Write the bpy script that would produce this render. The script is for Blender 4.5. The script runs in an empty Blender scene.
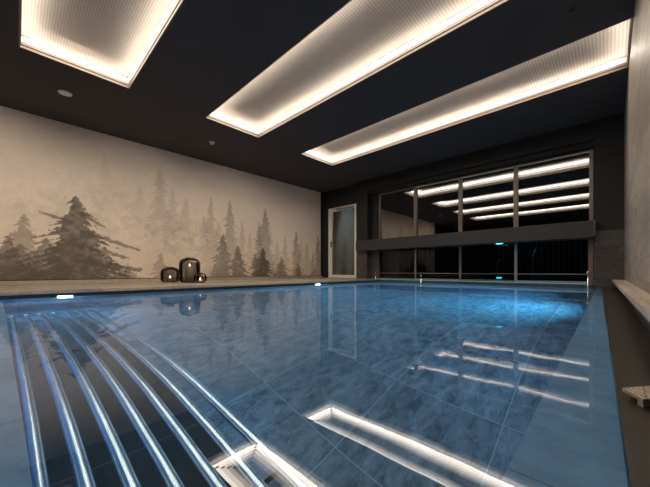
import bpy, bmesh, math, random
import numpy as np
from mathutils import Vector, noise
random.seed(7)
S = bpy.context.scene
C = S.collection

# ------------------------------------------------------------------ room measures (metres, water surface at z = 0)
EYE = 0.28
CEIL = 2.68
WX0, WX1 = -6.36, 0.17          # mural wall / right wall
WY0, WY1 = -3.6, 6.52           # back wall / door wall
PX0 = -4.28                     # left edge of the pool
DECK = 0.072
FY = 1.25                       # pool depth

# ------------------------------------------------------------------ helpers
def new_obj(name, bm, m, parent=None, smooth=False):
    me = bpy.data.meshes.new(name)
    bm.normal_update()
    bm.to_mesh(me); bm.free()
    if smooth:
        for p in me.polygons: p.use_smooth = True
    o = bpy.data.objects.new(name, me); C.objects.link(o)
    for mm in (m if isinstance(m, (list, tuple)) else [m]): me.materials.append(mm)
    if parent: o.parent = parent
    return o
def box(bm, x0, x1, y0, y1, z0, z1, mi=0, bev=0.0):
    t = bmesh.new()
    vs = [t.verts.new(p) for p in ((x0,y0,z0),(x1,y0,z0),(x1,y1,z0),(x0,y1,z0),(x0,y0,z1),(x1,y0,z1),(x1,y1,z1),(x0,y1,z1))]
    for f in ((0,3,2,1),(4,5,6,7),(0,1,5,4),(1,2,6,5),(2,3,7,6),(3,0,4,7)):
        t.faces.new([vs[i] for i in f]).material_index = mi
    if bev: bmesh.ops.bevel(t, geom=list(t.edges), offset=bev, segments=2, affect='EDGES', profile=.5)
    me = bpy.data.meshes.new('t'); t.to_mesh(me); t.free(); bm.from_mesh(me); bpy.data.meshes.remove(me)
    return bm
def bx(*a, **k): return box(bmesh.new(), *a, **k)
def tube(bm, pts, r, n=12, cap=True):
    pts = [Vector(p) for p in pts]; rings = []
    ref = Vector((0,0,1))
    if abs((pts[1]-pts[0]).normalized().dot(ref)) > .95: ref = Vector((0,1,0))
    for i, p in enumerate(pts):
        d = (pts[min(i+1,len(pts)-1)] - pts[max(i-1,0)]).normalized()
        s = d.cross(ref).normalized(); u = s.cross(d).normalized()
        rr = r[i] if isinstance(r, (list,tuple)) else r
        rings.append([bm.verts.new(p + s*math.cos(2*math.pi*k/n)*rr + u*math.sin(2*math.pi*k/n)*rr) for k in range(n)])
    for a, b in zip(rings, rings[1:]):
        for k in range(n): bm.faces.new((a[k], a[(k+1)%n], b[(k+1)%n], b[k]))
    if cap:
        bm.faces.new(rings[0][::-1]); bm.faces.new(rings[-1])
    bmesh.ops.recalc_face_normals(bm, faces=bm.faces)
    return bm
def lathe(bm, prof, cx, cy, n=32, rfun=None, close=False):
    rings = []
    for r, z in prof:
        rings.append([bm.verts.new((cx+(r*(rfun(k/n) if rfun else 1))*math.cos(2*math.pi*k/n), cy+(r*(rfun(k/n) if rfun else 1))*math.sin(2*math.pi*k/n), z)) for k in range(n)])
    pr = list(zip(rings, rings[1:])) + ([(rings[-1], rings[0])] if close else [])
    for a, b in pr:
        for k in range(n): bm.faces.new((a[k], a[(k+1)%n], b[(k+1)%n], b[k]))
    if not close:
        bm.faces.new(rings[0][::-1]); bm.faces.new(rings[-1])
    return bm
def empty(name, loc, label=None, cat=None, group=None):
    o = bpy.data.objects.new(name, None); C.objects.link(o); o.location = loc
    o.empty_display_size = .1
    return tag(o, label, cat, group)
def tag(o, label=None, cat=None, group=None):
    if label: o['label'] = label
    if cat: o['category'] = cat
    if group: o['group'] = group
    return o
def part(name, bm, m, root, smooth=False):
    """mesh given in world coordinates, parented under a root standing elsewhere"""
    o = new_obj(name, bm, m, None, smooth)
    base = Vector((0,0,0)); p = root
    while p: base += p.location; p = p.parent
    o.data.transform(__import__('mathutils').Matrix.Translation(-base))
    o.parent = root
    return o
def struct(name, bm, m, smooth=False):
    o = new_obj(name, bm, m, None, smooth); o['kind'] = 'structure'; return o
def plain(name, bm, m, smooth=False):
    """a thing of one mesh: origin moved to the base centre of its mesh"""
    o = new_obj(name, bm, m, None, smooth)
    vs = [v.co for v in o.data.vertices]
    c = Vector(((min(v.x for v in vs)+max(v.x for v in vs))/2, (min(v.y for v in vs)+max(v.y for v in vs))/2, min(v.z for v in vs)))
    o.data.transform(__import__('mathutils').Matrix.Translation(-c)); o.location = c
    return o

# ------------------------------------------------------------------ materials
def mat(name):
    m = bpy.data.materials.new(name); m.use_nodes = True
    nt = m.node_tree; nt.nodes.clear()
    out = nt.nodes.new('ShaderNodeOutputMaterial')
    return m, nt, out
def N(nt, t, **k):
    n = nt.nodes.new(t)
    for a, v in k.items():
        if a in n.inputs: n.inputs[a].default_value = v
        else: setattr(n, a, v)
    return n
def rgb(c): return (c[0], c[1], c[2], 1)
def simple(name, col, rough=.5, metal=0, var=.12, scale=6, bump=0, spec=.5):
    m, nt, out = mat(name)
    b = N(nt, 'ShaderNodeBsdfPrincipled'); b.inputs['Roughness'].default_value = rough; b.inputs['Metallic'].default_value = metal
    b.inputs['Specular IOR Level'].default_value = spec
    tc = N(nt, 'ShaderNodeTexCoord'); no = N(nt, 'ShaderNodeTexNoise'); no.inputs['Scale'].default_value = scale; no.inputs['Detail'].default_value = 5
    nt.links.new(tc.outputs['Object'], no.inputs['Vector'])
    r = N(nt, 'ShaderNodeValToRGB')
    r.color_ramp.elements[0].position = .3; r.color_ramp.elements[1].position = .7
    r.color_ramp.elements[0].color = rgb([c*(1-var) for c in col]); r.color_ramp.elements[1].color = rgb([min(1,c*(1+var)) for c in col])
    nt.links.new(no.outputs['Fac'], r.inputs['Fac']); nt.links.new(r.outputs['Color'], b.inputs['Base Color'])
    if bump:
        bp = N(nt, 'ShaderNodeBump'); bp.inputs['Strength'].default_value = bump; bp.inputs['Distance'].default_value = .002
        nt.links.new(no.outputs['Fac'], bp.inputs['Height']); nt.links.new(bp.outputs['Normal'], b.inputs['Normal'])
    nt.links.new(b.outputs[0], out.inputs[0])
    return m
def emit(name, col, st):
    m, nt, out = mat(name); e = N(nt, 'ShaderNodeEmission'); e.inputs[0].default_value = rgb(col); e.inputs[1].default_value = st
    nt.links.new(e.outputs[0], out.inputs[0]); return m
def stone(name, c0, c1, vein, tx, ty, ox=0, oy=0, joint=(.1,.1,.1), jw=.006, rough=.35, axes='XY', nscale=3.0, stretch=(1,1,1), brick=False, veinamt=.5):
    """stone tiles: mottled slate with fine veins and joint lines on a regular grid in world metres"""
    m, nt, out = mat(name); L = nt.links.new
    b = N(nt, 'ShaderNodeBsdfPrincipled'); b.inputs['Roughness'].default_value = rough
    geo = N(nt, 'ShaderNodeTexCoord'); sep = N(nt, 'ShaderNodeSeparateXYZ'); L(geo.outputs['Object'], sep.inputs[0])
    def math_(op, a, bb=None):
        n = N(nt, 'ShaderNodeMath'); n.operation = op
        for i, v in enumerate((a, bb)):
            if v is None: continue
            if isinstance(v, (int, float)): n.inputs[i].default_value = v
            else: L(v, n.inputs[i])
        return n.outputs[0]
    A, B = sep.outputs[axes[0]], sep.outputs[axes[1]]
    v = math_('DIVIDE', math_('SUBTRACT', B, oy), ty)
    u = math_('DIVIDE', math_('SUBTRACT', A, ox), tx)
    row = math_('FLOOR', v)
    if brick: u = math_('ADD', u, math_('MULTIPLY', row, .5))
    colid = math_('FLOOR', u)
    def dist(t, size): # distance from nearest joint in metres
        f = math_('FRACT', t); return math_('MULTIPLY', math_('MINIMUM', f, math_('SUBTRACT', 1, f)), size)
    d = math_('MINIMUM', dist(u, tx), dist(v, ty))
    jf = math_('LESS_THAN', d, jw/2)
    # per tile offset so veins break at the joints
    cmb = N(nt, 'ShaderNodeCombineXYZ'); L(colid, cmb.inputs[0]); L(row, cmb.inputs[1])
    wn = N(nt, 'ShaderNodeTexWhiteNoise'); L(cmb.outputs[0], wn.inputs['Vector'])
    mp = N(nt, 'ShaderNodeMapping'); mp.inputs['Scale'].default_value = stretch; L(geo.outputs['Object'], mp.inputs['Vector'])
    ad = N(nt, 'ShaderNodeVectorMath'); ad.operation = 'ADD'
    sc = N(nt, 'ShaderNodeVectorMath'); sc.operation = 'SCALE'; sc.inputs['Scale'].default_value = 7
    L(wn.outputs['Color'], sc.inputs[0]); L(mp.outputs[0], ad.inputs[0]); L(sc.outputs[0], ad.inputs[1])
    n1 = N(nt, 'ShaderNodeTexNoise'); n1.inputs['Scale'].default_value = nscale; n1.inputs['Detail'].default_value = 9; n1.inputs['Roughness'].default_value = .68; n1.inputs['Distortion'].default_value = .6
    L(ad.outputs[0], n1.inputs['Vector'])
    n2 = N(nt, 'ShaderNodeTexNoise'); n2.inputs['Scale'].default_value = nscale*1.7; n2.inputs['Detail'].default_value = 6; n2.inputs['Distortion'].default_value = 1.8
    L(ad.outputs[0], n2.inputs['Vector'])
    r = N(nt, 'ShaderNodeValToRGB'); r.color_ramp.elements[0].position = .34; r.color_ramp.elements[1].position = .68
    r.color_ramp.elements[0].color = rgb(c0); r.color_ramp.elements[1].color = rgb(c1); L(n1.outputs['Fac'], r.inputs['Fac'])
    vein_d = math_('ABSOLUTE', math_('SUBTRACT', n2.outputs['Fac'], .5))
    vm = N(nt, 'ShaderNodeMapRange'); vm.inputs['From Min'].default_value = 0; vm.inputs['From Max'].default_value = .03; vm.inputs['To Min'].default_value = veinamt; vm.inputs['To Max'].default_value = 0
    L(vein_d, vm.inputs['Value'])
    mx = N(nt, 'ShaderNodeMix', data_type='RGBA'); L(vm.outputs[0], mx.inputs['Factor']); L(r.outputs['Color'], mx.inputs[6]); mx.inputs[7].default_value = rgb(vein)
    tone = N(nt, 'ShaderNodeMapRange'); tone.inputs['To Min'].default_value = .85; tone.inputs['To Max'].default_value = 1.15; L(wn.outputs['Value'], tone.inputs['Value'])
    tm = N(nt, 'ShaderNodeVectorMath'); tm.operation = 'SCALE'; L(mx.outputs[2], tm.inputs[0]); L(tone.outputs[0], tm.inputs['Scale'])
    mj = N(nt, 'ShaderNodeMix', data_type='RGBA'); L(jf, mj.inputs['Factor']); L(tm.outputs[0], mj.inputs[6]); mj.inputs[7].default_value = rgb(joint)
    L(mj.outputs[2], b.inputs['Base Color'])
    bp = N(nt, 'ShaderNodeBump'); bp.inputs['Strength'].default_value = .35; bp.inputs['Distance'].default_value = .004
    L(n1.outputs['Fac'], bp.inputs['Height']); L(bp.outputs['Normal'], b.inputs['Normal'])
    L(b.outputs[0], out.inputs[0])
    return m

M = {}
M['ceiling'] = simple('charcoal_plaster', (.070,.060,.056), .85, var=.05, scale=3, spec=.2)
M['darkwall'] = simple('dark_painted_wall', (.022,.020,.018), .7, var=.08, scale=4, spec=.3)
M['beam'] = simple('dark_bronze_cladding', (.026,.024,.021), .55, var=.05, scale=5)
M['winframe'] = simple('bronze_window_profile', (.20,.165,.135), .4, metal=.3, var=.06)
M['alu'] = simple('brushed_aluminium', (.42,.38,.34), .35, metal=.7, var=.08)
M['doorframe'] = simple('cream_door_profile', (.90,.83,.72), .45, var=.03)
M['black'] = simple('black_plastic', (.012,.012,.012), .5, var=.1)
M['white'] = simple('white_plastic', (.75,.73,.70), .4, var=.03)
M['steel'] = simple('polished_steel', (.88,.89,.90), .22, metal=1, var=.04, scale=20)
M['trim'] = simple('beige_coffer_liner', (.20,.155,.115), .5, var=.06)
M['coffer'] = simple('white_coffer_board', (.60,.62,.65), .7, var=.01)
M['deck'] = stone('beige_deck_stone', (.30,.24,.18), (.42,.35,.27), (.20,.15,.11), .9, .6, -6.36, .1, (.2,.16,.12), .005, .5, 'XY', 5)
M['plinth'] = stone('beige_plinth_stone', (.34,.29,.23), (.46,.40,.32), (.24,.19,.14), 1.2, .3, 0, 0, (.2,.17,.13), .003, .55, 'YZ', 5)
M['poolfloor'] = stone('slate_pool_tiles', (.04,.058,.072), (.22,.26,.29), (.40,.45,.48), .62, .62, -.40, 1.14, (.33,.38,.41), .004, .6, 'XY', 9, (1.8,.8,1), veinamt=.22)
M['poolwall'] = stone('slate_pool_wall', (.14,.16,.18), (.34,.37,.40), (.5,.52,.55), .62, .62, 0, 0, (.4,.42,.44), .004, .6, 'YZ', 4.5)
M['curb'] = stone('blue_lit_curb_stone', (.19,.32,.48), (.28,.44,.63), (.34,.48,.66), .3, 1.24, .04, .5, (.14,.18,.24), .004, .5, 'XY', 14, veinamt=.2)  # the pool's blue light is put into this grey stone's colour
M['bedstone'] = stone('shaded_floor_stone', (.012,.011,.010), (.035,.030,.026), (.05,.045,.04), .62, .62, -.40, .52, (.09,.08,.07), .006, .6, 'XY', 4.5)  # dark colour stands in for the shade under the lounger
M['rightfloor'] = stone('dark_brown_floor', (.015,.012,.009), (.028,.021,.016), (.036,.028,.022), .5, .62, -.2, .37, (.045,.036,.03), .002, .30, 'XY', 9)
M['marble'] = stone('dark_marble_cladding', (.036,.028,.022), (.085,.068,.054), (.26,.21,.17), .62, .155, -.2, .055, (.11,.09,.075), .003, .38, 'XZ', 4, (1,1,4), True, .4)
M['rightwall'] = stone('brown_travertine_tiles', (.22,.185,.145), (.41,.345,.275), (.12,.098,.078), 1.2, .155, 0, .055, (.12,.10,.085), .003, .45, 'YZ', 4, (1,.5,2.6), True, .25)
M['bench'] = stone('beige_bench_stone', (.34,.27,.21), (.48,.40,.32), (.28,.22,.17), 2, .6, 0, .1, (.18,.14,.11), .003, .5, 'XY', 12)

# mesh fabric of the lit ceilings: light comes through it from the LEDs behind
def fabric():
    m, nt, out = mat('translucent_ceiling_mesh'); L = nt.links.new
    tc = N(nt, 'ShaderNodeTexCoord'); sep = N(nt, 'ShaderNodeSeparateXYZ'); L(tc.outputs['Object'], sep.inputs[0])
    def wave(sock, pitch):
        a = N(nt, 'ShaderNodeMath'); a.operation = 'MULTIPLY'; a.inputs[1].default_value = 2*math.pi/pitch; L(sock, a.inputs[0])
        s = N(nt, 'ShaderNodeMath'); s.operation = 'SINE'; L(a.outputs[0], s.inputs[0]); return s.outputs[0]
    w1 = wave(sep.outputs['Y'], .022); w2 = wave(sep.outputs['X'], .030)
    ad = N(nt, 'ShaderNodeMath'); ad.operation = 'ADD'; L(w1, ad.inputs[0]); L(w2, ad.inputs[1])
    mr = N(nt, 'ShaderNodeMapRange'); mr.inputs['From Min'].default_value = -2; mr.inputs['From Max'].default_value = 2
    L(ad.outputs[0], mr.inputs['Value'])
    mx = N(nt, 'ShaderNodeMix', data_type='RGBA'); L(mr.outputs[0], mx.inputs['Factor'])
    mx.inputs[6].default_value = (.60,.47,.36,1); mx.inputs[7].default_value = (.98,.84,.70,1)
    t = N(nt, 'ShaderNodeBsdfTranslucent'); L(mx.outputs[2], t.inputs[0])
    d = N(nt, 'ShaderNodeBsdfDiffuse'); L(mx.outputs[2], d.inputs[0])
    ms = N(nt, 'ShaderNodeMixShader'); ms.inputs[0].default_value = .4; L(t.outputs[0], ms.inputs[1]); L(d.outputs[0], ms.inputs[2])
    L(ms.outputs[0], out.inputs[0]); return m
M['fabric'] = fabric()
m, nt, out = mat('white_edge_fabric')
t = N(nt, 'ShaderNodeBsdfTranslucent'); t.inputs[0].default_value = (.86,.93,1,1)
d = N(nt, 'ShaderNodeBsdfDiffuse'); d.inputs[0].default_value = (.86,.90,.95,1)
ms = N(nt, 'ShaderNodeMixShader'); ms.inputs[0].default_value = .5
nt.links.new(t.outputs[0], ms.inputs[1]); nt.links.new(d.outputs[0], ms.inputs[2]); nt.links.new(ms.outputs[0], out.inputs[0])
M['edge'] = m
FILL = 8.6
WASH = 1.5
LED = 17.0
M['led'] = emit('led_strip_light', (1,.965,.92), LED)
M['poolled'] = emit('pool_led', (.45,.75,1), 14)
M['cyanled'] = emit('cyan_led', (.05,.75,1), 3.5)
M['sillreflect'] = emit('sill_reflection', (.35,.75,.85), .35)
M['flame'] = emit('candle_flame', (1,.62,.30), 12)

# water: a refracting surface with a clear mirror-like sheen
def water(name, base=.08, tint=(.80,.92,1), bump=.035):
    m, nt, out = mat(name); L = nt.links.new
    tc = N(nt, 'ShaderNodeTexCoord')
    n1 = N(nt, 'ShaderNodeTexNoise'); n1.inputs['Scale'].default_value = 4.5; n1.inputs['Detail'].default_value = 1.5
    L(tc.outputs['Object'], n1.inputs['Vector'])
    bp = N(nt, 'ShaderNodeBump'); bp.inputs['Strength'].default_value = bump; bp.inputs['Distance'].default_value = .02; L(n1.outputs['Fac'], bp.inputs['Height'])
    g = N(nt, 'ShaderNodeBsdfGlossy'); g.inputs['Roughness'].default_value = .0; g.inputs[0].default_value = (1,1,1,1)
    r = N(nt, 'ShaderNodeBsdfRefraction'); r.inputs['IOR'].default_value = 1.33; r.inputs['Roughness'].default_value = 0; r.inputs[0].default_value = rgb(tint)
    f = N(nt, 'ShaderNodeFresnel'); f.inputs['IOR'].default_value = 1.33
    for n in (g, r, f): L(bp.outputs['Normal'], n.inputs['Normal'])
    mr = N(nt, 'ShaderNodeMapRange'); mr.inputs['To Min'].default_value = base; mr.inputs['To Max'].default_value = .60; L(f.outputs[0], mr.inputs['Value'])
    mx = N(nt, 'ShaderNodeMixShader'); L(mr.outputs[0], mx.inputs[0]); L(r.outputs[0], mx.inputs[1]); L(g.outputs[0], mx.inputs[2])
    L(mx.outputs[0], out.inputs[0]); return m
M['water'] = water('pool_water')
def pane(name, tint, refl, rough=0):
    m, nt, out = mat(name); L = nt.links.new
    t = N(nt, 'ShaderNodeBsdfTransparent'); t.inputs[0].default_value = rgb(tint)
    g = N(nt, 'ShaderNodeBsdfGlossy'); g.inputs['Roughness'].default_value = rough; g.inputs[0].default_value = (1,.97,.93,1)
    f = N(nt, 'ShaderNodeFresnel'); f.inputs['IOR'].default_value = 1.5
    mr = N(nt, 'ShaderNodeMapRange'); mr.inputs['To Min'].default_value = refl; mr.inputs['To Max'].default_value = 1; L(f.outputs[0], mr.inputs['Value'])
    mx = N(nt, 'ShaderNodeMixShader'); L(mr.outputs[0], mx.inputs[0]); L(t.outputs[0], mx.inputs[1]); L(g.outputs[0], mx.inputs[2])
    L(mx.outputs[0], out.inputs[0]); return m
M['glass'] = pane('coated_window_glass', (.40,.43,.45), .22)
M['lowglass'] = pane('clear_window_glass', (.42,.50,.54), -.02)
M['doorglass'] = pane('door_glass', (.6,.66,.68), .05, .05)
M['smoke'] = pane('smoked_glass', (.73,.72,.725), -.035)
M['wax'] = simple('cream_wax', (.80,.68,.52), .5, var=.04)
M['copper'] = simple('warm_copper_profile', (.32,.19,.12), .4, metal=.3)
M['bronze'] = simple('dark_bronze_metal', (.05,.045,.04), .35, metal=.8)

# ------------------------------------------------------------------ ceiling with its three lit coffers (a fourth lies behind the camera)
XL = -4.57
pan = [(-2.0,-1.0), (.017,1.035), (2.05,3.03), (4.04,5.00)]
bm = bmesh.new()
box(bm, WX0-.1, XL, WY0, WY1, CEIL, CEIL+.37)
ys = [WY0] + [v for p in pan for v in p] + [WY1]
for a, b in zip(ys[0::2], ys[1::2]): box(bm, XL, WX1, a, b, CEIL, CEIL+.37)
for a, b in pan: box(bm, XL, WX1, a, b, CEIL+.34, CEIL+.37)
struct('ceiling', bm, M['ceiling'])
where = ['seen only as the lowest stripe mirrored in the windows', 'at the upper left of the view, nearest the viewer', 'the middle one of the three overhead', 'farthest one, nearest the window wall']
for i, (a, b) in enumerate(pan):
    r = empty('ceiling_light', (XL/2, (a+b)/2, CEIL), 'long recessed lit ceiling panel, ' + where[i], 'ceiling light', 'long lit ceiling coffers')
    x1 = WX1
    # two-step beige liner along the three free sides and the wall end
    bm = bmesh.new()
    for z0, z1, t in ((0,.026,.012), (.026,.034,.002), (.034,.062,.018)):
        box(bm, XL, XL+t, a, b, CEIL+z0, CEIL+z1); box(bm, x1-t, x1, a, b, CEIL+z0, CEIL+z1)
        box(bm, XL+t, x1-t, a, a+t, CEIL+z0, CEIL+z1); box(bm, XL+t, x1-t, b-t, b, CEIL+z0, CEIL+z1)
    part('liner', bm, M['trim'], r)
    # diffuser: upright white fabric edge
    H = .135; e = .020
    bm = bmesh.new()
    box(bm, XL+e-.003, XL+e, a+e, b-e, CEIL+.062, CEIL+H); box(bm, x1-e, x1-e+.003, a+e, b-e, CEIL+.062, CEIL+H)
    box(bm, XL+e, x1-e, a+e-.003, a+e, CEIL+.062, CEIL+H); box(bm, XL+e, x1-e, b-e, b-e+.003, CEIL+.062, CEIL+H)
    part('edge_band', bm, M['coffer'], r)
    bm = bmesh.new()
    v = [bm.verts.new(p) for p in ((XL+e,a+e,CEIL+H),(XL+e,b-e,CEIL+H),(x1-e,b-e,CEIL+H),(x1-e,a+e,CEIL+H))]; bm.faces.new(v)
    part('diffuser', bm, M['fabric'], r)
    # LED strips running round above the fabric
    bm = bmesh.new(); q = .05; z0, z1 = CEIL+.250, CEIL+.257
    box(bm, XL+q, x1-q, a+q, a+q+.03, z0, z1); box(bm, XL+q, x1-q, b-q-.03, b-q, z0, z1)
    box(bm, XL+q, XL+q+.03, a+q+.03, b-q-.03, z0, z1); box(bm, x1-q-.03, x1-q, a+q+.03, b-q-.03, z0, z1)
    part('light_strip', bm, M['led'], r)
    # added fill lamps below the fabric, unseen bands fading towards the middle of the coffer
    for k, en in enumerate((1.0, .85, .6, .32, .12)):
        o_ = .058+.07*k
        for cx_, cy_, lx, ly in (((XL+WX1)/2, a+o_, WX1-XL-2*o_, .07), ((XL+WX1)/2, b-o_, WX1-XL-2*o_, .07), (XL+o_, (a+b)/2, .07, b-a-2*o_-.07)):
            l = bpy.data.lights.new('coffer_fill', 'AREA'); l.shape = 'RECTANGLE'; l.size = lx; l.size_y = ly; l.energy = FILL*en*lx*ly*3.1416; l.color = (1,.88,.74)
            lo = bpy.data.objects.new('coffer_fill', l); C.objects.link(lo); lo.location = (cx_, cy_, CEIL+.128)
    l = bpy.data.lights.new('coffer_fill', 'AREA'); l.shape = 'RECTANGLE'; l.size = .06; l.size_y = b-a-.2; l.energy = WASH; l.color = (1,.88,.74)  # added wash lamp, brightens the mural
    lo = bpy.data.objects.new('coffer_fill', l); C.objects.link(lo); lo.location = (XL+.30, (a+b)/2, CEIL+.11); lo.rotation_euler = (0, math.radians(52), 0)

def at(px, py, z=None, y=None, x=None):
    """photo pixel to a point on a known plane of the room (measured once for placing small fittings)"""
    u = (px-325)/296.14; v = (270.77-py)/296.14
    rx, ry = -.6920+.7218*u, .7218+.6920*u
    t = (z-EYE)/v if z is not None else (y/ry if y is not None else x/rx)
    return rx*t, ry*t, EYE+v*t
# small ceiling fittings
cx, cy, _ = at(65, 93, z=CEIL)
bm = lathe(bmesh.new(), [(.075,CEIL),(.075,CEIL-.006),(.068,CEIL-.010),(.03,CEIL-.011)], cx, cy, 32)
tag(plain('ceiling_speaker', bm, M['white'], True), 'flat round white disc on the dark ceiling above the mural', 'speaker')
cx, cy, _ = at(212, 142, z=CEIL)
r = empty('smoke_detector', (cx, cy, CEIL), 'small white domed detector on the dark ceiling near the middle lit panel', 'smoke detector')
part('base', lathe(bmesh.new(), [(.05,CEIL),(.05,CEIL-.012),(.046,CEIL-.016)], cx, cy, 28), M['white'], r, True)
part('sensor_head', lathe(bmesh.new(), [(.03,CEIL-.016),(.03,CEIL-.032),(.036,CEIL-.034),(.036,CEIL-.040),(.02,CEIL-.046)], cx, cy, 28), M['white'], r, True)
spots = [((225,46),'between the first and middle lit panels, high up'), ((174,98),'left of the middle lit panel tip'), ((153,121),'nearest the mural top edge'),
         ((287,144),'just left of the farthest lit panel tip'), ((259,156),'beside the smoke detector towards the door'), ((572,10),'at the upper right between two lit panels'),
         ((429,77),'between the middle and farthest panels, halfway along'), ((343,117),'between the middle and farthest panels, at their left end'),
         ((582,117),'at the right end near the window wall'), ((488,143),'above the middle window panes'), ((419,162),'above the leftmost window pane')]
for (px, py), w in spots:
    cx, cy, _ = at(px, py, z=CEIL)
    bm = lathe(bmesh.new(), [(.032,CEIL),(.032,CEIL-.004),(.022,CEIL-.004),(.020,CEIL-.0015)], cx, cy, 24)
    tag(plain('ceiling_downlight', bm, M['black']), 'small unlit black downlight ' + w, 'downlight', 'black ceiling downlights')

for yy, en in ((-.5, 62), (1.5, 30), (3.5, 24)):      # added fill spots by the unlit downlights, to brighten the mural
    l = bpy.data.lights.new('fill_spot', 'SPOT'); l.energy = en; l.color = (1,.90,.78); l.spot_size = math.radians(104); l.spot_blend = 1; l.shadow_soft_size = 0
    lo = bpy.data.objects.new('fill_spot', l); C.objects.link(lo); lo.location = (-4.40, yy, CEIL-.05); lo.rotation_euler = (0, math.radians(47), 0)
l = bpy.data.lights.new('fill_spot', 'SPOT'); l.energy = 50; l.color = (1,.92,.82); l.spot_size = math.radians(80); l.spot_blend = 1; l.shadow_soft_size = 0  # one more added fill spot, for the door
lo = bpy.data.objects.new('fill_spot', l); C.objects.link(lo); lo.location = (-5.28, 3.5, CEIL-.05); lo.rotation_euler = (math.radians(52), 0, 0)
    
# ------------------------------------------------------------------ walls
struct('wall_left', bx(WX0-.15, WX0-.012, WY0, WY1+.1, -.1, CEIL), M['darkwall'])
struct('baseboard_left', bx(WX0-.012, WX0+.004, WY0, WY1, DECK, .130), M['plinth'])
struct('wall_back', bx(WX0-.1, WX1+.1, WY0-.15, WY0, -1.3, CEIL), M['darkwall'])
struct('wall_right', bx(WX1, WX1+.15, WY0, WY1+.2, -1.3, CEIL), M['rightwall'])
# door wall: opening for the door
DX0, DX1 = at(328.6, 0, y=WY1)[0], at(356.4, 0, y=WY1)[0]
DT = 2.14
bm = bmesh.new()
box(bm, WX0, DX0, WY1, WY1+.15, -.1, CEIL); box(bm, DX0, DX1, WY1, WY1+.15, DT, CEIL)
box(bm, DX1, -4.93, WY1, WY1+.15, -.1, CEIL)
struct('wall_door_side', bm, M['darkwall'])

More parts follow.
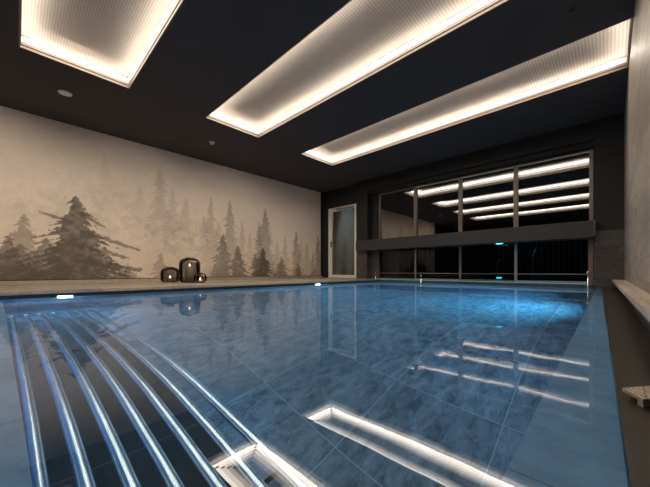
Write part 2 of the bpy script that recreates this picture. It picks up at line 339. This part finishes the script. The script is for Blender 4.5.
# mural: a printed wall covering of spruces in fog
def mural():
    y0, y1, z0, z1 = -1.4, 6.44, .142, 2.672
    nx, nz = 640, 250
    Y = np.linspace(y0, y1, nx); Z = np.linspace(z0, z1, nz)
    YY, ZZ = np.meshgrid(Y, Z)
    rs = np.random.RandomState(3)
    def smooth_noise(sy, sz, seed):
        r = np.random.RandomState(seed)
        gy, gz = int((y1-y0)/sy)+3, int((z1-z0)/sz)+3
        g = r.rand(gz, gy); fy = (YY-y0)/sy; fz = (ZZ-z0)/sz
        iy, iz = fy.astype(int), fz.astype(int); ty, tz = fy-iy, fz-iz
        ty, tz = ty*ty*(3-2*ty), tz*tz*(3-2*tz)
        return (g[iz,iy]*(1-ty)+g[iz,iy+1]*ty)*(1-tz)+(g[iz+1,iy]*(1-ty)+g[iz+1,iy+1]*ty)*tz
    fog = np.array([.80,.665,.53]); deep = np.array([.125,.10,.083])
    cloud = .5*smooth_noise(.7,.35,1)+.3*smooth_noise(.25,.14,2)+.2*smooth_noise(.09,.07,4)
    lum = 1.0 + .16*(cloud-.5)
    img = fog[None,None,:]*lum[:,:,None]
    def cover(a):
        nonlocal img
        a = np.clip(a, 0, 1)[:,:,None]; img = img*(1-a)+deep*a
    # faint leafy texture upper left
    fol = np.clip((.6*smooth_noise(.12,.10,11)+.4*smooth_noise(.05,.05,12)-.42)*3, 0, 1)
    env = np.exp(-((YY-.9)/1.0)**2)*np.exp(-((ZZ-1.35)/.55)**2)
    cover(.16*fol*env)
    env = np.exp(-((YY-2.35)/.7)**2)*np.exp(-((ZZ-1.0)/.35)**2)
    cover(.24*fol*env)
    def tree(px, py, hwpx, dark, low=None, seed=0, fade=.0, basepy=None, ragged=1.0):
        _, ya, za = at(px, py, x=WX0)
        u = (px-325)/296.14; t = WX0/(-.6920+.7218*u)
        w = hwpx/296.14*t * (1.75 if hwpx < 18 else 1.25)
        zb = z0 - .05 if basepy is None else at(px, basepy, x=WX0)[2]
        r = np.random.RandomState(seed+17)
        h = za-zb; n = max(7, int(h/.075))
        out_ = np.zeros_like(YY)
        s = (za-ZZ)/h
        ok = (s > 0) & (s < 1.15)
        for side in (-1, 1):
            tipv = 1-.55*r.rand(n*2+4)**1.3*ragged; ph = r.rand()
            dy = (YY-ya)*side
            # branches droop outward: shift height by lateral distance
            drop = .30*np.abs(dy)
            k = (s*h + drop*(-1))/ (h/n) + ph
            kk = np.clip(np.floor(k), 0, 2*n+2).astype(int); fr = k-np.floor(k)
            env = w*np.clip(s,0,1.2)**.86 + .008
            lim = env*(tipv[kk])*(.60+.40*fr)
            lim = lim*(.66+.62*smooth_noise(.032,.026,seed+40+side)) + .05*(smooth_noise(.02,.018,seed+90)-.55)*np.clip(s*4,0,1)
            soft = .012+.02*fade
            out_ = np.maximum(out_, np.clip((lim-dy)/soft+.5, 0, 1)*(dy>=-.001))
        out_ *= ok
        inner = .82+.30*smooth_noise(.06,.05,seed+70)
        g = 1.0 if fade == 0 else np.clip(1-fade*np.clip(s,0,1)**1.2, 0, 1)
        cover(out_*dark*inner*g)
    # far, faint rows
    for a in ((105,150,24,.10,1,.8,255),(160,166,15,.26,2,.75,262),(172,188,12,.20,3,.7,262),(186,198,13,.22,4,.7,262),(140,185,16,.12,5,.7,262),
              (60,180,26,.07,6,.8,255),(211,196,9,.36,7,.6,266),(204,215,9,.25,8,.6,266),(242,221,7,.30,9,.5,272),(250,231,6,.28,10,.5,272),
              (285,236,6,.30,11,.4,272),(307,243,7,.34,12,.4,276),(277,240,6,.26,13,.4,272),(218,222,10,.25,14,.5,270),(301,240,5,.26,16,.4,274),(20,195,24,.08,15,.8,260)):
        tree(a[0], a[1], a[2], a[3], seed=a[4], fade=a[5], basepy=a[6])
    # middle row
    for a in ((230,199,12,.50,20,.45),(265,208,14,.56,21,.4),(259,222,9,.40,27,.4),(296,231,8,.56,22,.35),(318,236,7,.66,23,.25),(24,214,25,.52,24,.1),(313,250,4,.5,25,.2),(161,253,9,.50,26,.1)):
        tree(a[0], a[1], a[2], a[3], seed=a[4], fade=a[5])
    # near, dark row
    for a in ((8,236,34,.74,30),(46,238,34,.70,31),(20,244,40,.55,46),(-25,225,34,.62,44),(76,196,47,.88,32),(112,262,30,.62,33),(128,268,22,.55,45),(223,234,12,.74,34),(238,246,12,.82,35),(263,248,12,1.0,36),
              (255,253,6,.7,37),(281.5,256,8,.72,38),(298,262,5,.7,39),(72,232,34,.55,40)):
        tree(a[0], a[1], a[2], a[3], seed=a[4])
    # two long boughs of the big left spruce
    for (p0, p1, th) in (((84,232),(139,250),.05),((88,262),(140,270),.07),((70,222),(40,212),.04),((84,215),(104,227),.035),((80,245),(128,258),.06)):
        _, ya, za = at(*p0, x=WX0); _, yb, zb = at(*p1, x=WX0)
        L2 = (yb-ya)**2+(zb-za)**2
        tt = np.clip(((YY-ya)*(yb-ya)+(ZZ-za)*(zb-za))/L2, 0, 1)
        d = np.hypot(YY-(ya+tt*(yb-ya)), ZZ-(za+tt*(zb-za)))
        w = th*(1-.55*tt)*(.35+1.1*smooth_noise(.04,.04,91))
        cover(np.clip((w-d)/.02+.5,0,1)*.72)
    # low mist swallowing the feet of the middle trees
    mist = np.exp(-((YY-2.9)/1.0)**2)*np.exp(-((ZZ-.45)/.40)**2)*.20
    img = img*(1-mist[:,:,None])+fog*1.08*mist[:,:,None]
    co = np.stack([np.full_like(YY, WX0), YY, ZZ], -1).reshape(-1,3)
    idx = np.arange(nx*nz).reshape(nz, nx)
    q = np.stack([idx[:-1,:-1], idx[:-1,1:], idx[1:,1:], idx[1:,:-1]], -1).reshape(-1,4)
    # back sheet and edges give the covering its thickness
    base = len(co)
    back = [(WX0-.012,y0,z0),(WX0-.012,y1,z0),(WX0-.012,y1,z1),(WX0-.012,y0,z1)]
    me = bpy.data.meshes.new('wall_mural')
    allco = np.concatenate([co, np.array(back)]); faces = q.tolist()
    c00, c10, c11, c01 = int(idx[0,0]), int(idx[0,-1]), int(idx[-1,-1]), int(idx[-1,0])
    faces += [[base+3,base+2,base+1,base],[base,base+1,c10,c00],[base+1,base+2,c11,c10],[base+2,base+3,c01,c11],[base+3,base,c00,c01]]
    me.from_pydata(allco.tolist(), [], faces); me.update()
    ca = me.color_attributes.new('print', 'FLOAT_COLOR', 'POINT')
    rgba = np.ones((len(allco), 4), np.float32); rgba[:len(co),:3] = img.reshape(-1,3); rgba[len(co):,:3] = fog
    ca.data.foreach_set('color', rgba.ravel())
    for p in me.polygons: p.use_smooth = False
    o = bpy.data.objects.new('wall_mural', me); C.objects.link(o)
    m, nt, out = mat('forest_print'); b = N(nt, 'ShaderNodeBsdfPrincipled'); b.inputs['Roughness'].default_value = .8; b.inputs['Specular IOR Level'].default_value = .15
    at_ = N(nt, 'ShaderNodeVertexColor'); at_.layer_name = 'print'
    # paper grain
    tc = N(nt, 'ShaderNodeTexCoord'); no = N(nt, 'ShaderNodeTexNoise'); no.inputs['Scale'].default_value = 40; no.inputs['Detail'].default_value = 4
    nt.links.new(tc.outputs['Object'], no.inputs['Vector'])
    mr = N(nt, 'ShaderNodeMapRange'); mr.inputs['To Min'].default_value = .90; mr.inputs['To Max'].default_value = 1.10; nt.links.new(no.outputs['Fac'], mr.inputs['Value'])
    sc = N(nt, 'ShaderNodeVectorMath'); sc.operation = 'SCALE'; nt.links.new(at_.outputs[0], sc.inputs[0]); nt.links.new(mr.outputs[0], sc.inputs['Scale'])
    nt.links.new(sc.outputs[0], b.inputs['Base Color']); nt.links.new(b.outputs[0], out.inputs[0])
    me.materials.append(m)
    return tag(o, 'wall-sized sepia print of misty spruce forest covering the left wall', 'mural')
mural()

# ------------------------------------------------------------------ door
door = struct('door_1', bx(DX0, DX1, WY1+.06, WY1+.075, DECK, DECK+.01), M['doorframe'])
fw = .055
bm = bmesh.new(); yf0, yf1 = WY1-.012, WY1+.05
box(bm, DX0, DX0+.075, yf0, yf1, DECK, DT, bev=.003); box(bm, DX1-.035, DX1, yf0, yf1, DECK, DT, bev=.003)
box(bm, DX0+.075, DX1-.035, yf0, yf1, DT-.055, DT, bev=.003)
part('door_frame', bm, M['doorframe'], door)
bm = bmesh.new(); a0, a1 = DX0+.08, DX1-.04
box(bm, a0, a0+.055, yf0+.01, yf1-.005, DECK+.008, DT-.06, bev=.002); box(bm, a1-.03, a1, yf0+.01, yf1-.005, DECK+.008, DT-.06, bev=.002)
box(bm, a0+.055, a1-.03, yf0+.01, yf1-.005, DECK+.008, DECK+.09, bev=.002); box(bm, a0+.055, a1-.03, yf0+.01, yf1-.005, DT-.11, DT-.06, bev=.002)
leaf = part('door_leaf', bm, M['doorframe'], door)
part('glass', bx(a0+.05, a1-.025, WY1+.012, WY1+.020, DECK+.085, DT-.105), M['doorglass'], leaf)
bm = bmesh.new()
box(bm, a0+.010, a0+.045, yf0-.004, yf0+.012, .98, 1.16, bev=.003)
tube(bm, [(a0+.028,yf0,1.10),(a0+.028,yf0-.045,1.10),(a0+.035,yf0-.052,1.10),(a0+.15,yf0-.052,1.10)], .009, 10)
tube(bm, [(a0+.028,yf0,1.015),(a0+.028,yf0-.012,1.015)], .014, 12)
part('door_handle', bm, M['black'], leaf)
bm = bx(a0+.28, a1-.03, yf0-.045, yf0+.008, DT-.10, DT-.045, bev=.004); box(bm, a0+.12, a0+.45, yf0-.03, yf0-.018, DT-.042, DT-.03)
part('door_closer', bm, M['alu'], door)
# corridor behind the door
bm = bmesh.new(); box(bm, DX0-.2, DX1+.2, 8.2, 8.3, 0, 2.6); box(bm, DX0-.3, DX0-.2, WY1+.15, 8.3, 0, 2.6)
box(bm, DX1+.2, DX1+.3, WY1+.15, 8.3, 0, 2.6); box(bm, DX0-.3, DX1+.3, WY1+.15, 8.3, 2.6, 2.7)
struct('wall_corridor', bm, simple('corridor_paint', (.30,.29,.27), .8))
struct('floor_corridor', bx(DX0-.3, DX1+.3, WY1, 8.3, DECK-.1, DECK), M['deck'])
l = bpy.data.lights.new('corridor_lamp', 'AREA'); l.energy = 14; l.size = .5; l.color = (.9,.95,1)
lo = bpy.data.objects.new('corridor_lamp', l); C.objects.link(lo); lo.location = ((DX0+DX1)/2, 7.4, 2.55)

# ------------------------------------------------------------------ window wall: pillars, lintel, header beam
YB, YW = 6.38, 6.60
xl0, xl1 = at(356.8,0,y=YB)[0], at(367.3,0,y=YB)[0]
xr0 = at(594,0,y=YB)[0]
WT = EYE+2.015                       # top of the windows
wx0, wx1 = at(379.5,0,y=YW)[0], at(593.2,0,y=YW)[0]
struct('wall_pillar_left', bx(xl0, xl1, YB, YW+.12, .93, CEIL), M['darkwall'])
struct('wall_reveal_left', bx(xl1, wx0, YW-.01, YW+.12, .93, CEIL), M['darkwall'])
struct('wall_pillar_right', bx(xr0, WX1, YB, YW+.12, .91, CEIL), M['darkwall'])
struct('wall_lintel', bx(xl1, xr0, YB, YW+.12, WT+.09, CEIL), M['darkwall'])
struct('trim_4', bx(xl1, xr0, YB+.07, YW+.12, WT, WT+.09), M['darkwall'])
struct('wall_cladding_left', bx(xl0, xl1, YB-.02, YW+.12, -1.3, .93), M['marble'])
struct('wall_cladding_reveal', bx(xl1, wx0+.02, YW-.06, YW+.12, -1.3, .93), M['marble'])
struct('wall_cladding_right', bx(xr0, WX1, YB-.02, YW+.12, -1.3, .91), M['marble'])
# roller shutter box (the long beam across the windows)
zb0, zb1 = .80, EYE+.785
root = empty('shutter_box', ((xl0+xr0)/2, 6.4, zb0), 'long dark brown boxed beam running across the windows', 'beam')
part('housing', bx(xl0+.10, xr0+.005, 6.20, YB-.021, zb0, zb1, bev=.006), M['beam'], root)
part('end_cap', bx(xr0+.005, xr0+.017, 6.19, 6.36, zb0+.02, zb1+.004, bev=.003), M['winframe'], root)
part('housing_back', bx(xl1+.235, xr0-.001, YB-.021, YW-.035, zb0, zb1-.002), M['beam'], root)
for f in (.16,.34,.52,.70,.87): part('underside_clip', bx(xl0+(xr0-xl0)*f-.04, xl0+(xr0-xl0)*f+.04, 6.25, 6.31, zb0-.014, zb0), M['black'], root)
cxx = at(499,241,y=6.35)[0]
part('cyan_disc', lathe(bmesh.new(), [(.055,zb0),(.055,zb0-.008),(.04,zb0-.010)], cxx, 6.38, 24), M['cyanled'], root)  # small emissive cyan disc on the beam's underside

# windows: upper row and lower row, each pane its own window
ms = [(413.2,417.6),(458.0,462.6),(513.2,518.4)]
xs = [(at(a,0,y=YW)[0], at(b,0,y=YW)[0]) for a, b in ms]
edges = [wx0] + [(a+b)/2 for a, b in xs] + [wx1]
hw = .035
for i in range(4):
    a, b = edges[i], edges[i+1]
    wl = hw if i else .022; wr = hw if i < 3 else .05
    w = struct('window_%d' % (i+1), bx(a+wl, b-wr, YW+.020, YW+.026, zb1-.02, WT-.03), M['glass'])
    bm = bmesh.new()
    box(bm, a, a+wl, YW-.02, YW+.05, zb1-.03, WT); box(bm, b-wr, b, YW-.02, YW+.05, zb1-.03, WT)
    box(bm, a+wl, b-wr, YW-.02, YW+.05, WT-.035, WT); box(bm, a+wl, b-wr, YW-.02, YW+.05, zb1-.03, zb1-.005)
    part('window_frame', bm, M['winframe'], w)
    if i:
        part('window_track', bx(a+wl, b-wr, YW-.030, YW-.021, WT-.050, WT-.036), M['alu'], w)
for i in range(4):
    a, b = edges[i], edges[i+1]
    wl = .018
    w = struct('window_%d' % (i+5), bx(a+wl, b-wl, YW+.020, YW+.026, .10, zb0), M['lowglass'])
    bm = bmesh.new()
    thin = .012 if i == 1 else .022
    if i: box(bm, a-thin, a+thin, YW-.015, YW+.04, .06, zb0)
    if i == 3: part('jamb', bx(b-.06, b, YW-.03, YW+.05, .06, zb0), M['copper'], w)
    box(bm, a+wl, b-wl, YW, YW+.04, .072, .10)
    box(bm, a+wl, b-wl, YW, YW+.03, .215, .228)
    part('window_frame', bm, M['alu'] if i in (1,3) else M['winframe'], w)
# stainless sill at the water line; the glowing line stands in for its reflection
struct('trim_1', bx(wx0, wx1, YW-.09, YW+.06, -.12, .060, bev=.004), M['marble'])
struct('trim_2', bx(wx0+.02, wx1-.03, YW-.096, YW-.09, .056, .070, bev=.001), M['sillreflect'])
# steel hinge posts standing on the sill
for px, h, w in ((375.6,.22,'at the left end of the lower windows'), (421,.16,'beside the first lower glazing bar'), (588,.24,'at the right end of the lower windows')):
    x = at(px,0,y=6.50)[0]
    r = empty('steel_post', (x, 6.50, .0), 'short polished steel post ' + w, 'post', 'steel posts at the pool end')
    part('post', tube(bmesh.new(), [(x,6.50,-.25),(x,6.50,h)], .016, 14), M['steel'], r, True)
    part('cap', lathe(bmesh.new(), [(.012,h),(.024,h+.003),(.026,h+.02),(.018,h+.032),(.004,h+.036)], x, 6.50, 18), M['steel'], r, True)

# ------------------------------------------------------------------ outside at night: paving, pool, fence, ladder rails
struct('ground', bx(-9, 3, 6.72, 7.1, -.3, .03), simple('outdoor_paving', (.05,.048,.045), .8))
bm = bmesh.new(); box(bm, -9, 3, 9.6, 14, -.3, .12); box(bm, -9, 3, 7.1, 9.6, -1.3, -1.2); box(bm, -9, 3, 7.08, 7.1, -1.3, 0); box(bm, -9, 3, 9.6, 9.62, -1.3, .12)
struct('ground_far', bm, simple('outdoor_stone', (.16,.16,.15), .8))
struct('outdoor_water', bx(-9, 3, 7.1, 9.6, -.02, .005), water('outdoor_pool_water', .1)); bpy.data.objects['outdoor_water']['kind'] = 'structure'
r = empty('fence', (-3, 12, .12), 'dark upright board fence beyond the outdoor pool at night', 'fence')
bm = bmesh.new()
for k in range(90): box(bm, -9+k*.14, -9+k*.14+.115, 12, 12.03, .12, 2.2)
part('board_panel', bm, simple('dark_boards', (.02,.019,.018), .8), r)
part('rail', bx(-9, 3.6, 12.03, 12.08, 1.7, 1.78), M['black'], r)
def rail_pts(x, y, lean, h):
    return [(x, y, .0), (x+.02*lean, y, h*.5), (x+.05*lean, y, h*.85), (x+.09*lean, y, h), (x+.15*lean, y+.05, h*.98), (x+.20*lean, y+.12, h*.85)]
for px, y, z1, w in ((461,9.75,.62,'leftmost'), (496,9.75,.62,'second from left'), (514,9.2,.85,'by a dark glazing bar'), (531,9.2,.88,'farthest right')):
    x = at(px,0,y=y)[0]
    base = .12 if y > 9.6 else -.6
    bm = tube(bmesh.new(), [(x,y,base)]+[(x+.05*s, y, base+(z1-base)*s) for s in (.3,.6,.85)]+[(x+.11,y+.02,z1),(x+.16,y+.08,z1-.01),(x+.19,y+.16,z1-.08)], .019, 12)
    tag(plain('pool_handrail', bm, M['steel'], True), 'curved steel handrail of the outdoor pool behind the low panes, '+w, 'handrail', 'outdoor pool handrails')
x, y, z = at(499,277.5,y=9.59)
tag(plain('outdoor_pool_lamp', bx(x-.07, x+.07, 9.585, 9.598, z-.035, z+.015, bev=.003), M['cyanled']), 'glowing cyan lamp on the far edge of the outdoor pool', 'pool lamp')

# ------------------------------------------------------------------ deck on the mural side
struct('floor', bx(WX0-.02, PX0-.0, WY0, WY1+.06, .035, DECK, bev=.004), M['deck'])
struct('floor_edge', bx(WX0-.02, PX0-.001, WY0, WY1+.05, -.05, .035), simple('black_slate_edge', (.012,.012,.014), .4))
struct('floor_end', bx(PX0, xl1+.30, 6.30, YW, -.05, .05), M['marble'])

# ------------------------------------------------------------------ pool shell
struct('pool_floor', bx(PX0-.2, .0, WY0, 6.7, -FY-.1, -FY), M['poolfloor'])
bm = bmesh.new(); box(bm, PX0-.2, PX0, WY0, 6.7, -FY, -.05)
box(bm, PX0, WX1, YW-.09, 6.9, -FY, -.12); box(bm, PX0, WX1, WY0, WY0+.1, -FY, -.05)
struct('pool_wall', bm, M['poolwall'])
CX0, CX1 = -.115, .0
bm = bmesh.new()
# the curb is slightly out of true with the room, narrower at the far end
def slab(bm, pts, z0, z1):
    lo = [bm.verts.new((x,y,z0)) for x, y in pts]; hi = [bm.verts.new((x,y,z1)) for x, y in pts]
    n = len(pts); bm.faces.new(lo[::-1]); bm.faces.new(hi)
    for k in range(n): bm.faces.new((lo[k], lo[(k+1)%n], hi[(k+1)%n], hi[k]))
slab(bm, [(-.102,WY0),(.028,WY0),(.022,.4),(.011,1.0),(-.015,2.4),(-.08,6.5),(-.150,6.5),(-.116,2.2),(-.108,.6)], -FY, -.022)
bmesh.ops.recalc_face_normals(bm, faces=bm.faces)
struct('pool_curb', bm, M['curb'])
# submerged stone shoulder at the left foreground
bm = bmesh.new()
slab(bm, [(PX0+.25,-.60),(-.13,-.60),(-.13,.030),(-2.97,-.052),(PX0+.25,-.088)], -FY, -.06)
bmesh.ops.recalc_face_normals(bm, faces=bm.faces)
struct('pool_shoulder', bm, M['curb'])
# dark gutter floor, ledge along the right wall
bm = bmesh.new()
slab(bm, [(.030,WY0),(WX1,WY0),(WX1,6.4),(-.078,6.4),(-.013,2.4),(.013,1.0),(.024,.4)], -FY, .004)
bmesh.ops.recalc_face_normals(bm, faces=bm.faces)
struct('floor_right', bm, M['rightfloor'])
struct('trim_3', bx(-.12, WX1, 4.3, 4.33, .004, .0065), M['alu'])
bm = bmesh.new()
slab(bm, [(.11,WY0),(WX1,WY0),(WX1,6.36),(.035,6.36),(.070,3.2),(.084,2.2),(.094,1.35)], .115, .145)
bmesh.ops.recalc_face_normals(bm, faces=bm.faces)
r = empty('wall_bench', (.12, 2, .004), 'narrow beige stone bench running along the right wall', 'bench')
part('seat', bm, M['bench'], r)
part('base', bx(.125, WX1, WY0, 6.36, .004, .115), M['rightfloor'], r)

# drain cover lying on the dark floor in the right foreground
r = empty('drain_cover', (.055, .925, .004), 'beige perforated drain cover lying askew on the dark floor at right', 'drain cover')
O = Vector((.021, .922, 0)); E1 = Vector((.606,.795,0)); E2 = Vector((.47,-.883,0))
LA, LB = .076, .060
def rbox(bm, a0, a1, b0, b1, z0, z1):
    lo = [bm.verts.new(O+E1*a+E2*b+Vector((0,0,z0))) for a, b in ((a0,b0),(a1,b0),(a1,b1),(a0,b1))]
    hi = [bm.verts.new(v.co+Vector((0,0,z1-z0))) for v in lo]
    bm.faces.new(lo[::-1]); bm.faces.new(hi)
    for k in range(4): bm.faces.new((lo[k], lo[(k+1)%4], hi[(k+1)%4], hi[k]))
bm = bmesh.new()
for k in range(7): rbox(bm, 0, LA, k*(LB-.0055)/6, k*(LB-.0055)/6+.0055, .016, .0225)
for k in range(6): rbox(bm, k*(LA-.009)/5, k*(LA-.009)/5+.009, 0, LB, .0162, .0223)
bmesh.ops.recalc_face_normals(bm, faces=bm.faces)
part('grating', bm, M['bench'], r)
for a in (.004, LA-.02):
    bm = bmesh.new(); rbox(bm, a, a+.016, LB-.02, LB-.004, .004, .016); bmesh.ops.recalc_face_normals(bm, faces=bm.faces)
    part('foot', bm, M['bench'], r)
bm = bmesh.new(); rbox(bm, .03, .046, .004, .016, .004, .016); bmesh.ops.recalc_face_normals(bm, faces=bm.faces)
part('foot', bm, M['bench'], r)

# ------------------------------------------------------------------ water
bm = bmesh.new()
v = [bm.verts.new(p) for p in ((PX0,WY0,0),(.028,WY0,0),(.022,.4,0),(.011,1.0,0),(-.015,2.4,0),(-.08,6.5,0),(-.08,YW-.09,0),(PX0,YW-.09,0))]
bm.faces.new(v)
o = struct('pool_water', bm, M['water'])

# ------------------------------------------------------------------ underwater lounger of seven bent steel tubes
prof = [(-2.98,-.30),(-2.9,-.215),(-2.5,-.235),(-2.06,-.272),(-1.75,-.297),(-1.5,-.318),(-1.15,-.347),(-.92,-.372),(-.71,-.39),(-.52,-.408),(-.36,-.42),(-.2,-.45)]
def cr(P, n=5):
    out_ = []
    for i in range(len(P)-1):
        p0, p1, p2, p3 = P[max(i-1,0)], P[i], P[i+1], P[min(i+2,len(P)-1)]
        for k in range(n):
            t = k/n
            out_.append(tuple(.5*((2*p1[j])+(-p0[j]+p2[j])*t+(2*p0[j]-5*p1[j]+4*p2[j]-p3[j])*t*t+(-p0[j]+3*p1[j]-3*p2[j]+p3[j])*t**3) for j in range(2)))
    return out_+[P[-1]]
pr = cr(prof)
r = empty('underwater_lounger', (-1.8, .22, -.9), 'submerged massage lounger of seven curved steel tubes in the foreground', 'lounger')
bm = tube(bmesh.new(), [(x, -.022+.0282*(x+2.9), z) for x, z in pr], .0155, 18)
t0 = part('tube', bm, M['steel'], r, True)
for k in range(1, 7):
    t = t0.copy(); C.objects.link(t); t.parent = r; t.location = t0.location + Vector((0, .0695*k, 0))
for xx in (-2.85, -1.7, -.6):
    zz = min(pr, key=lambda p: abs(p[0]-xx))[1]
    part('cross_bar', tube(bmesh.new(), [(xx,-.03+.0282*(xx+2.9),zz-.022),(xx,.40+.0282*(xx+2.9),zz-.022)], .007, 10), M['bronze'], r, True)
# added dark slab under it, standing in for the unlit pool floor
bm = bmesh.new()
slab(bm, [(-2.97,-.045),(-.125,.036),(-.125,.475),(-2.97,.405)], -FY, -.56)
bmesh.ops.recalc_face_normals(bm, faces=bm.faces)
struct('pool_shade_slab', bm, M['bedstone'])

# ------------------------------------------------------------------ lamps in the pool
for px, y, w in ((65,.37,'near the steel lounger'), (318,4.25,'near the glazed door')):
    r = empty('pool_edge_lamp', (PX0, y, -.02), 'small glowing bar lamp at the water line ' + w, 'pool lamp', 'pool edge lamps')
    part('lens', bx(PX0+.001, PX0+.010, y-.06, y+.06, -.002, .008, bev=.001), M['poolled'], r)
    part('housing', bx(PX0-.001, PX0+.006, y-.075, y+.075, -.006, .014), M['alu'], r)
def area(name, loc, rot, sx, sy, e, col):
    l = bpy.data.lights.new(name, 'AREA'); l.shape = 'RECTANGLE'; l.size = sx; l.size_y = sy; l.energy = e; l.color = col
    o = bpy.data.objects.new(name, l); C.objects.link(o); o.location = loc; o.rotation_euler = rot; return o
R = math.radians
BL = (.10,.50,1)
o = area('pool_lamp_right', (-.16, 4.15, -.40), (R(62),0,R(90)), .4, .2, 72, (.12,.60,1)); o.data.spread = R(125)   # on the curb side wall
o = area('pool_lamp_right', (-.16, 5.6, -.45), (R(70),0,R(90)), .4, .2, 22, BL); o.data.spread = R(100)
area('pool_lamp_right', (-.16, 2.2, -.45), (R(80),0,R(90)), .4, .2, 5, BL)
o = area('pool_lamp_right', (-.16, 1.3, -.35), (R(85),0,R(118)), .4, .15, 12, BL); o.data.spread = R(70)  # added to put blue edges on the lounger tubes
area('pool_lamp_left', (PX0+.02, .37, -.10), (R(75),0,R(-90)), .12, .04, 42, (.2,.6,1))
area('pool_lamp_left', (PX0+.02, 4.25, -.10), (R(75),0,R(-90)), .12, .04, 30, (.2,.6,1))
area('pool_fill_back', (-2.0, WY0+.15, -.35), (R(-90),0,0), .6, .2, 14, BL)  # unseen lamp added behind the viewer, lights the near pool
area('outdoor_pool_fill', (-1.8, 7.16, -.35), (R(90),0,0), .4, .2, 12, (.05,.75,1))  # unseen lamp added for the cyan glow in the outdoor pool
area('outdoor_rail_fill', (-1.5, 6.86, 2.3), (R(50),0,0), 1.2, .1, 5, (.8,.9,1))  # unseen fill added above the windows to pick out the handrails

# ------------------------------------------------------------------ lanterns on the deck
def ground_at(px, y_px_t):
    u = (px-325)/296.14; return (-.6920+.7218*u)*y_px_t, (.7218+.6920*u)*y_px_t
def lantern(px, t, rad, h, label, candle_h, candle_r, ribs):
    x, y = ground_at(px, t); z = DECK
    r = empty('lantern', (x, y, z), label, 'lantern', 'smoked glass lanterns on the deck')
    k = min(.06, h*.35)
    prof = [(rad*.62, z+.004)]
    for a in range(0, 91, 15): prof.append((rad-k+k*math.sin(R(a)), z+.006+k-k*math.cos(R(a))))
    kt = min(h*.42, rad*.62)
    for a in range(0, 91, 15): prof.append((rad-kt+kt*math.cos(R(a)), z+h-kt+kt*math.sin(R(a))))
    rf = (lambda f: 1+.022*abs(math.cos(f*math.pi*12))) if ribs else None
    outer = prof + [(rad*.36, z+h+.002)]
    inner = [(p[0]-.005, p[1]) for p in reversed(outer)]
    inner[-1] = (inner[-1][0], z+.009)
    part('glass', lathe(bmesh.new(), outer+inner, x, y, 72, rf, close=True), M['smoke'], r, True)
    part('base', lathe(bmesh.new(), [(rad*.64,z),(rad*.66,z+.010),(rad*.62,z+.014)], x, y, 36), M['bronze'], r)
    ring = [(rad*.36-.004,z+h),(rad*.36+.006,z+h),(rad*.36+.006,z+h+.012),(rad*.36-.004,z+h+.012)]
    part('rim', lathe(bmesh.new(), ring, x, y, 36, close=True), M['bronze'], r)
    if ribs:
        bm = bmesh.new()
        for q in range(12):
            a = 2*math.pi*q/12
            tube(bm, [(x+(p[0]+.003)*math.cos(a), y+(p[0]+.003)*math.sin(a), p[1]) for p in outer[2:]], .0022, 6)
        part('wire_cage', bm, M['bronze'], r)
    if candle_h:
        c = part('candle', lathe(bmesh.new(), [(candle_r,z+.014),(candle_r,z+candle_h-.006),(candle_r-.006,z+candle_h),(candle_r*.4,z+candle_h-.008)], x, y, 28), M['wax'], r, True)
        zt = z+candle_h-.008
        l = bpy.data.lights.new('candle_light', 'POINT'); l.energy = .35; l.color = (1,.62,.34); l.shadow_soft_size = 0
        lo = bpy.data.objects.new('candle_light', l); C.objects.link(lo); lo.location = (x, y-.0, zt+.075)
        part('flame', lathe(bmesh.new(), [(.002,zt+.006),(.009,zt+.018),(.010,zt+.026),(.006,zt+.040),(.001,zt+.052)], x, y, 14), M['flame'], c, True)
lantern(189.6, 5.27, .172, .43, 'tallest smoked glass lantern with a cream pillar candle, in the middle', .29, .060, True)
lantern(170.2, 5.34, .155, .265, 'medium smoked glass lantern with a small flame, left of the tall one', .08, .035, True)
lantern(200.2, 5.12, .108, .165, 'smallest smoked glass lantern, right of the tall one', .05, .028, False)

# ------------------------------------------------------------------ camera, world, colour management
cam = bpy.data.cameras.new('camera'); co = bpy.data.objects.new('camera', cam); C.objects.link(co)
co.location = (0, 0, EYE); co.rotation_euler = (math.pi/2, 0, .7644)
cam.sensor_width = 36; cam.lens = 36*296.14/650; cam.shift_y = 27.27/650; cam.clip_start = .01
S.camera = co
w = bpy.data.worlds.new('night'); S.world = w; w.use_nodes = True
w.node_tree.nodes['Background'].inputs[0].default_value = (.006,.008,.014,1)
w.node_tree.nodes['Background'].inputs[1].default_value = 1
S.view_settings.view_transform = 'Standard'; S.view_settings.look = 'None'
S.view_settings.exposure = 0; S.view_settings.gamma = 1; S.view_settings.use_curve_mapping = False
S.cycles.max_bounces = 12; S.cycles.diffuse_bounces = 5; S.cycles.glossy_bounces = 6; S.cycles.transmission_bounces = 8; S.cycles.transparent_max_bounces = 12
S.cycles.sample_clamp_indirect = 6
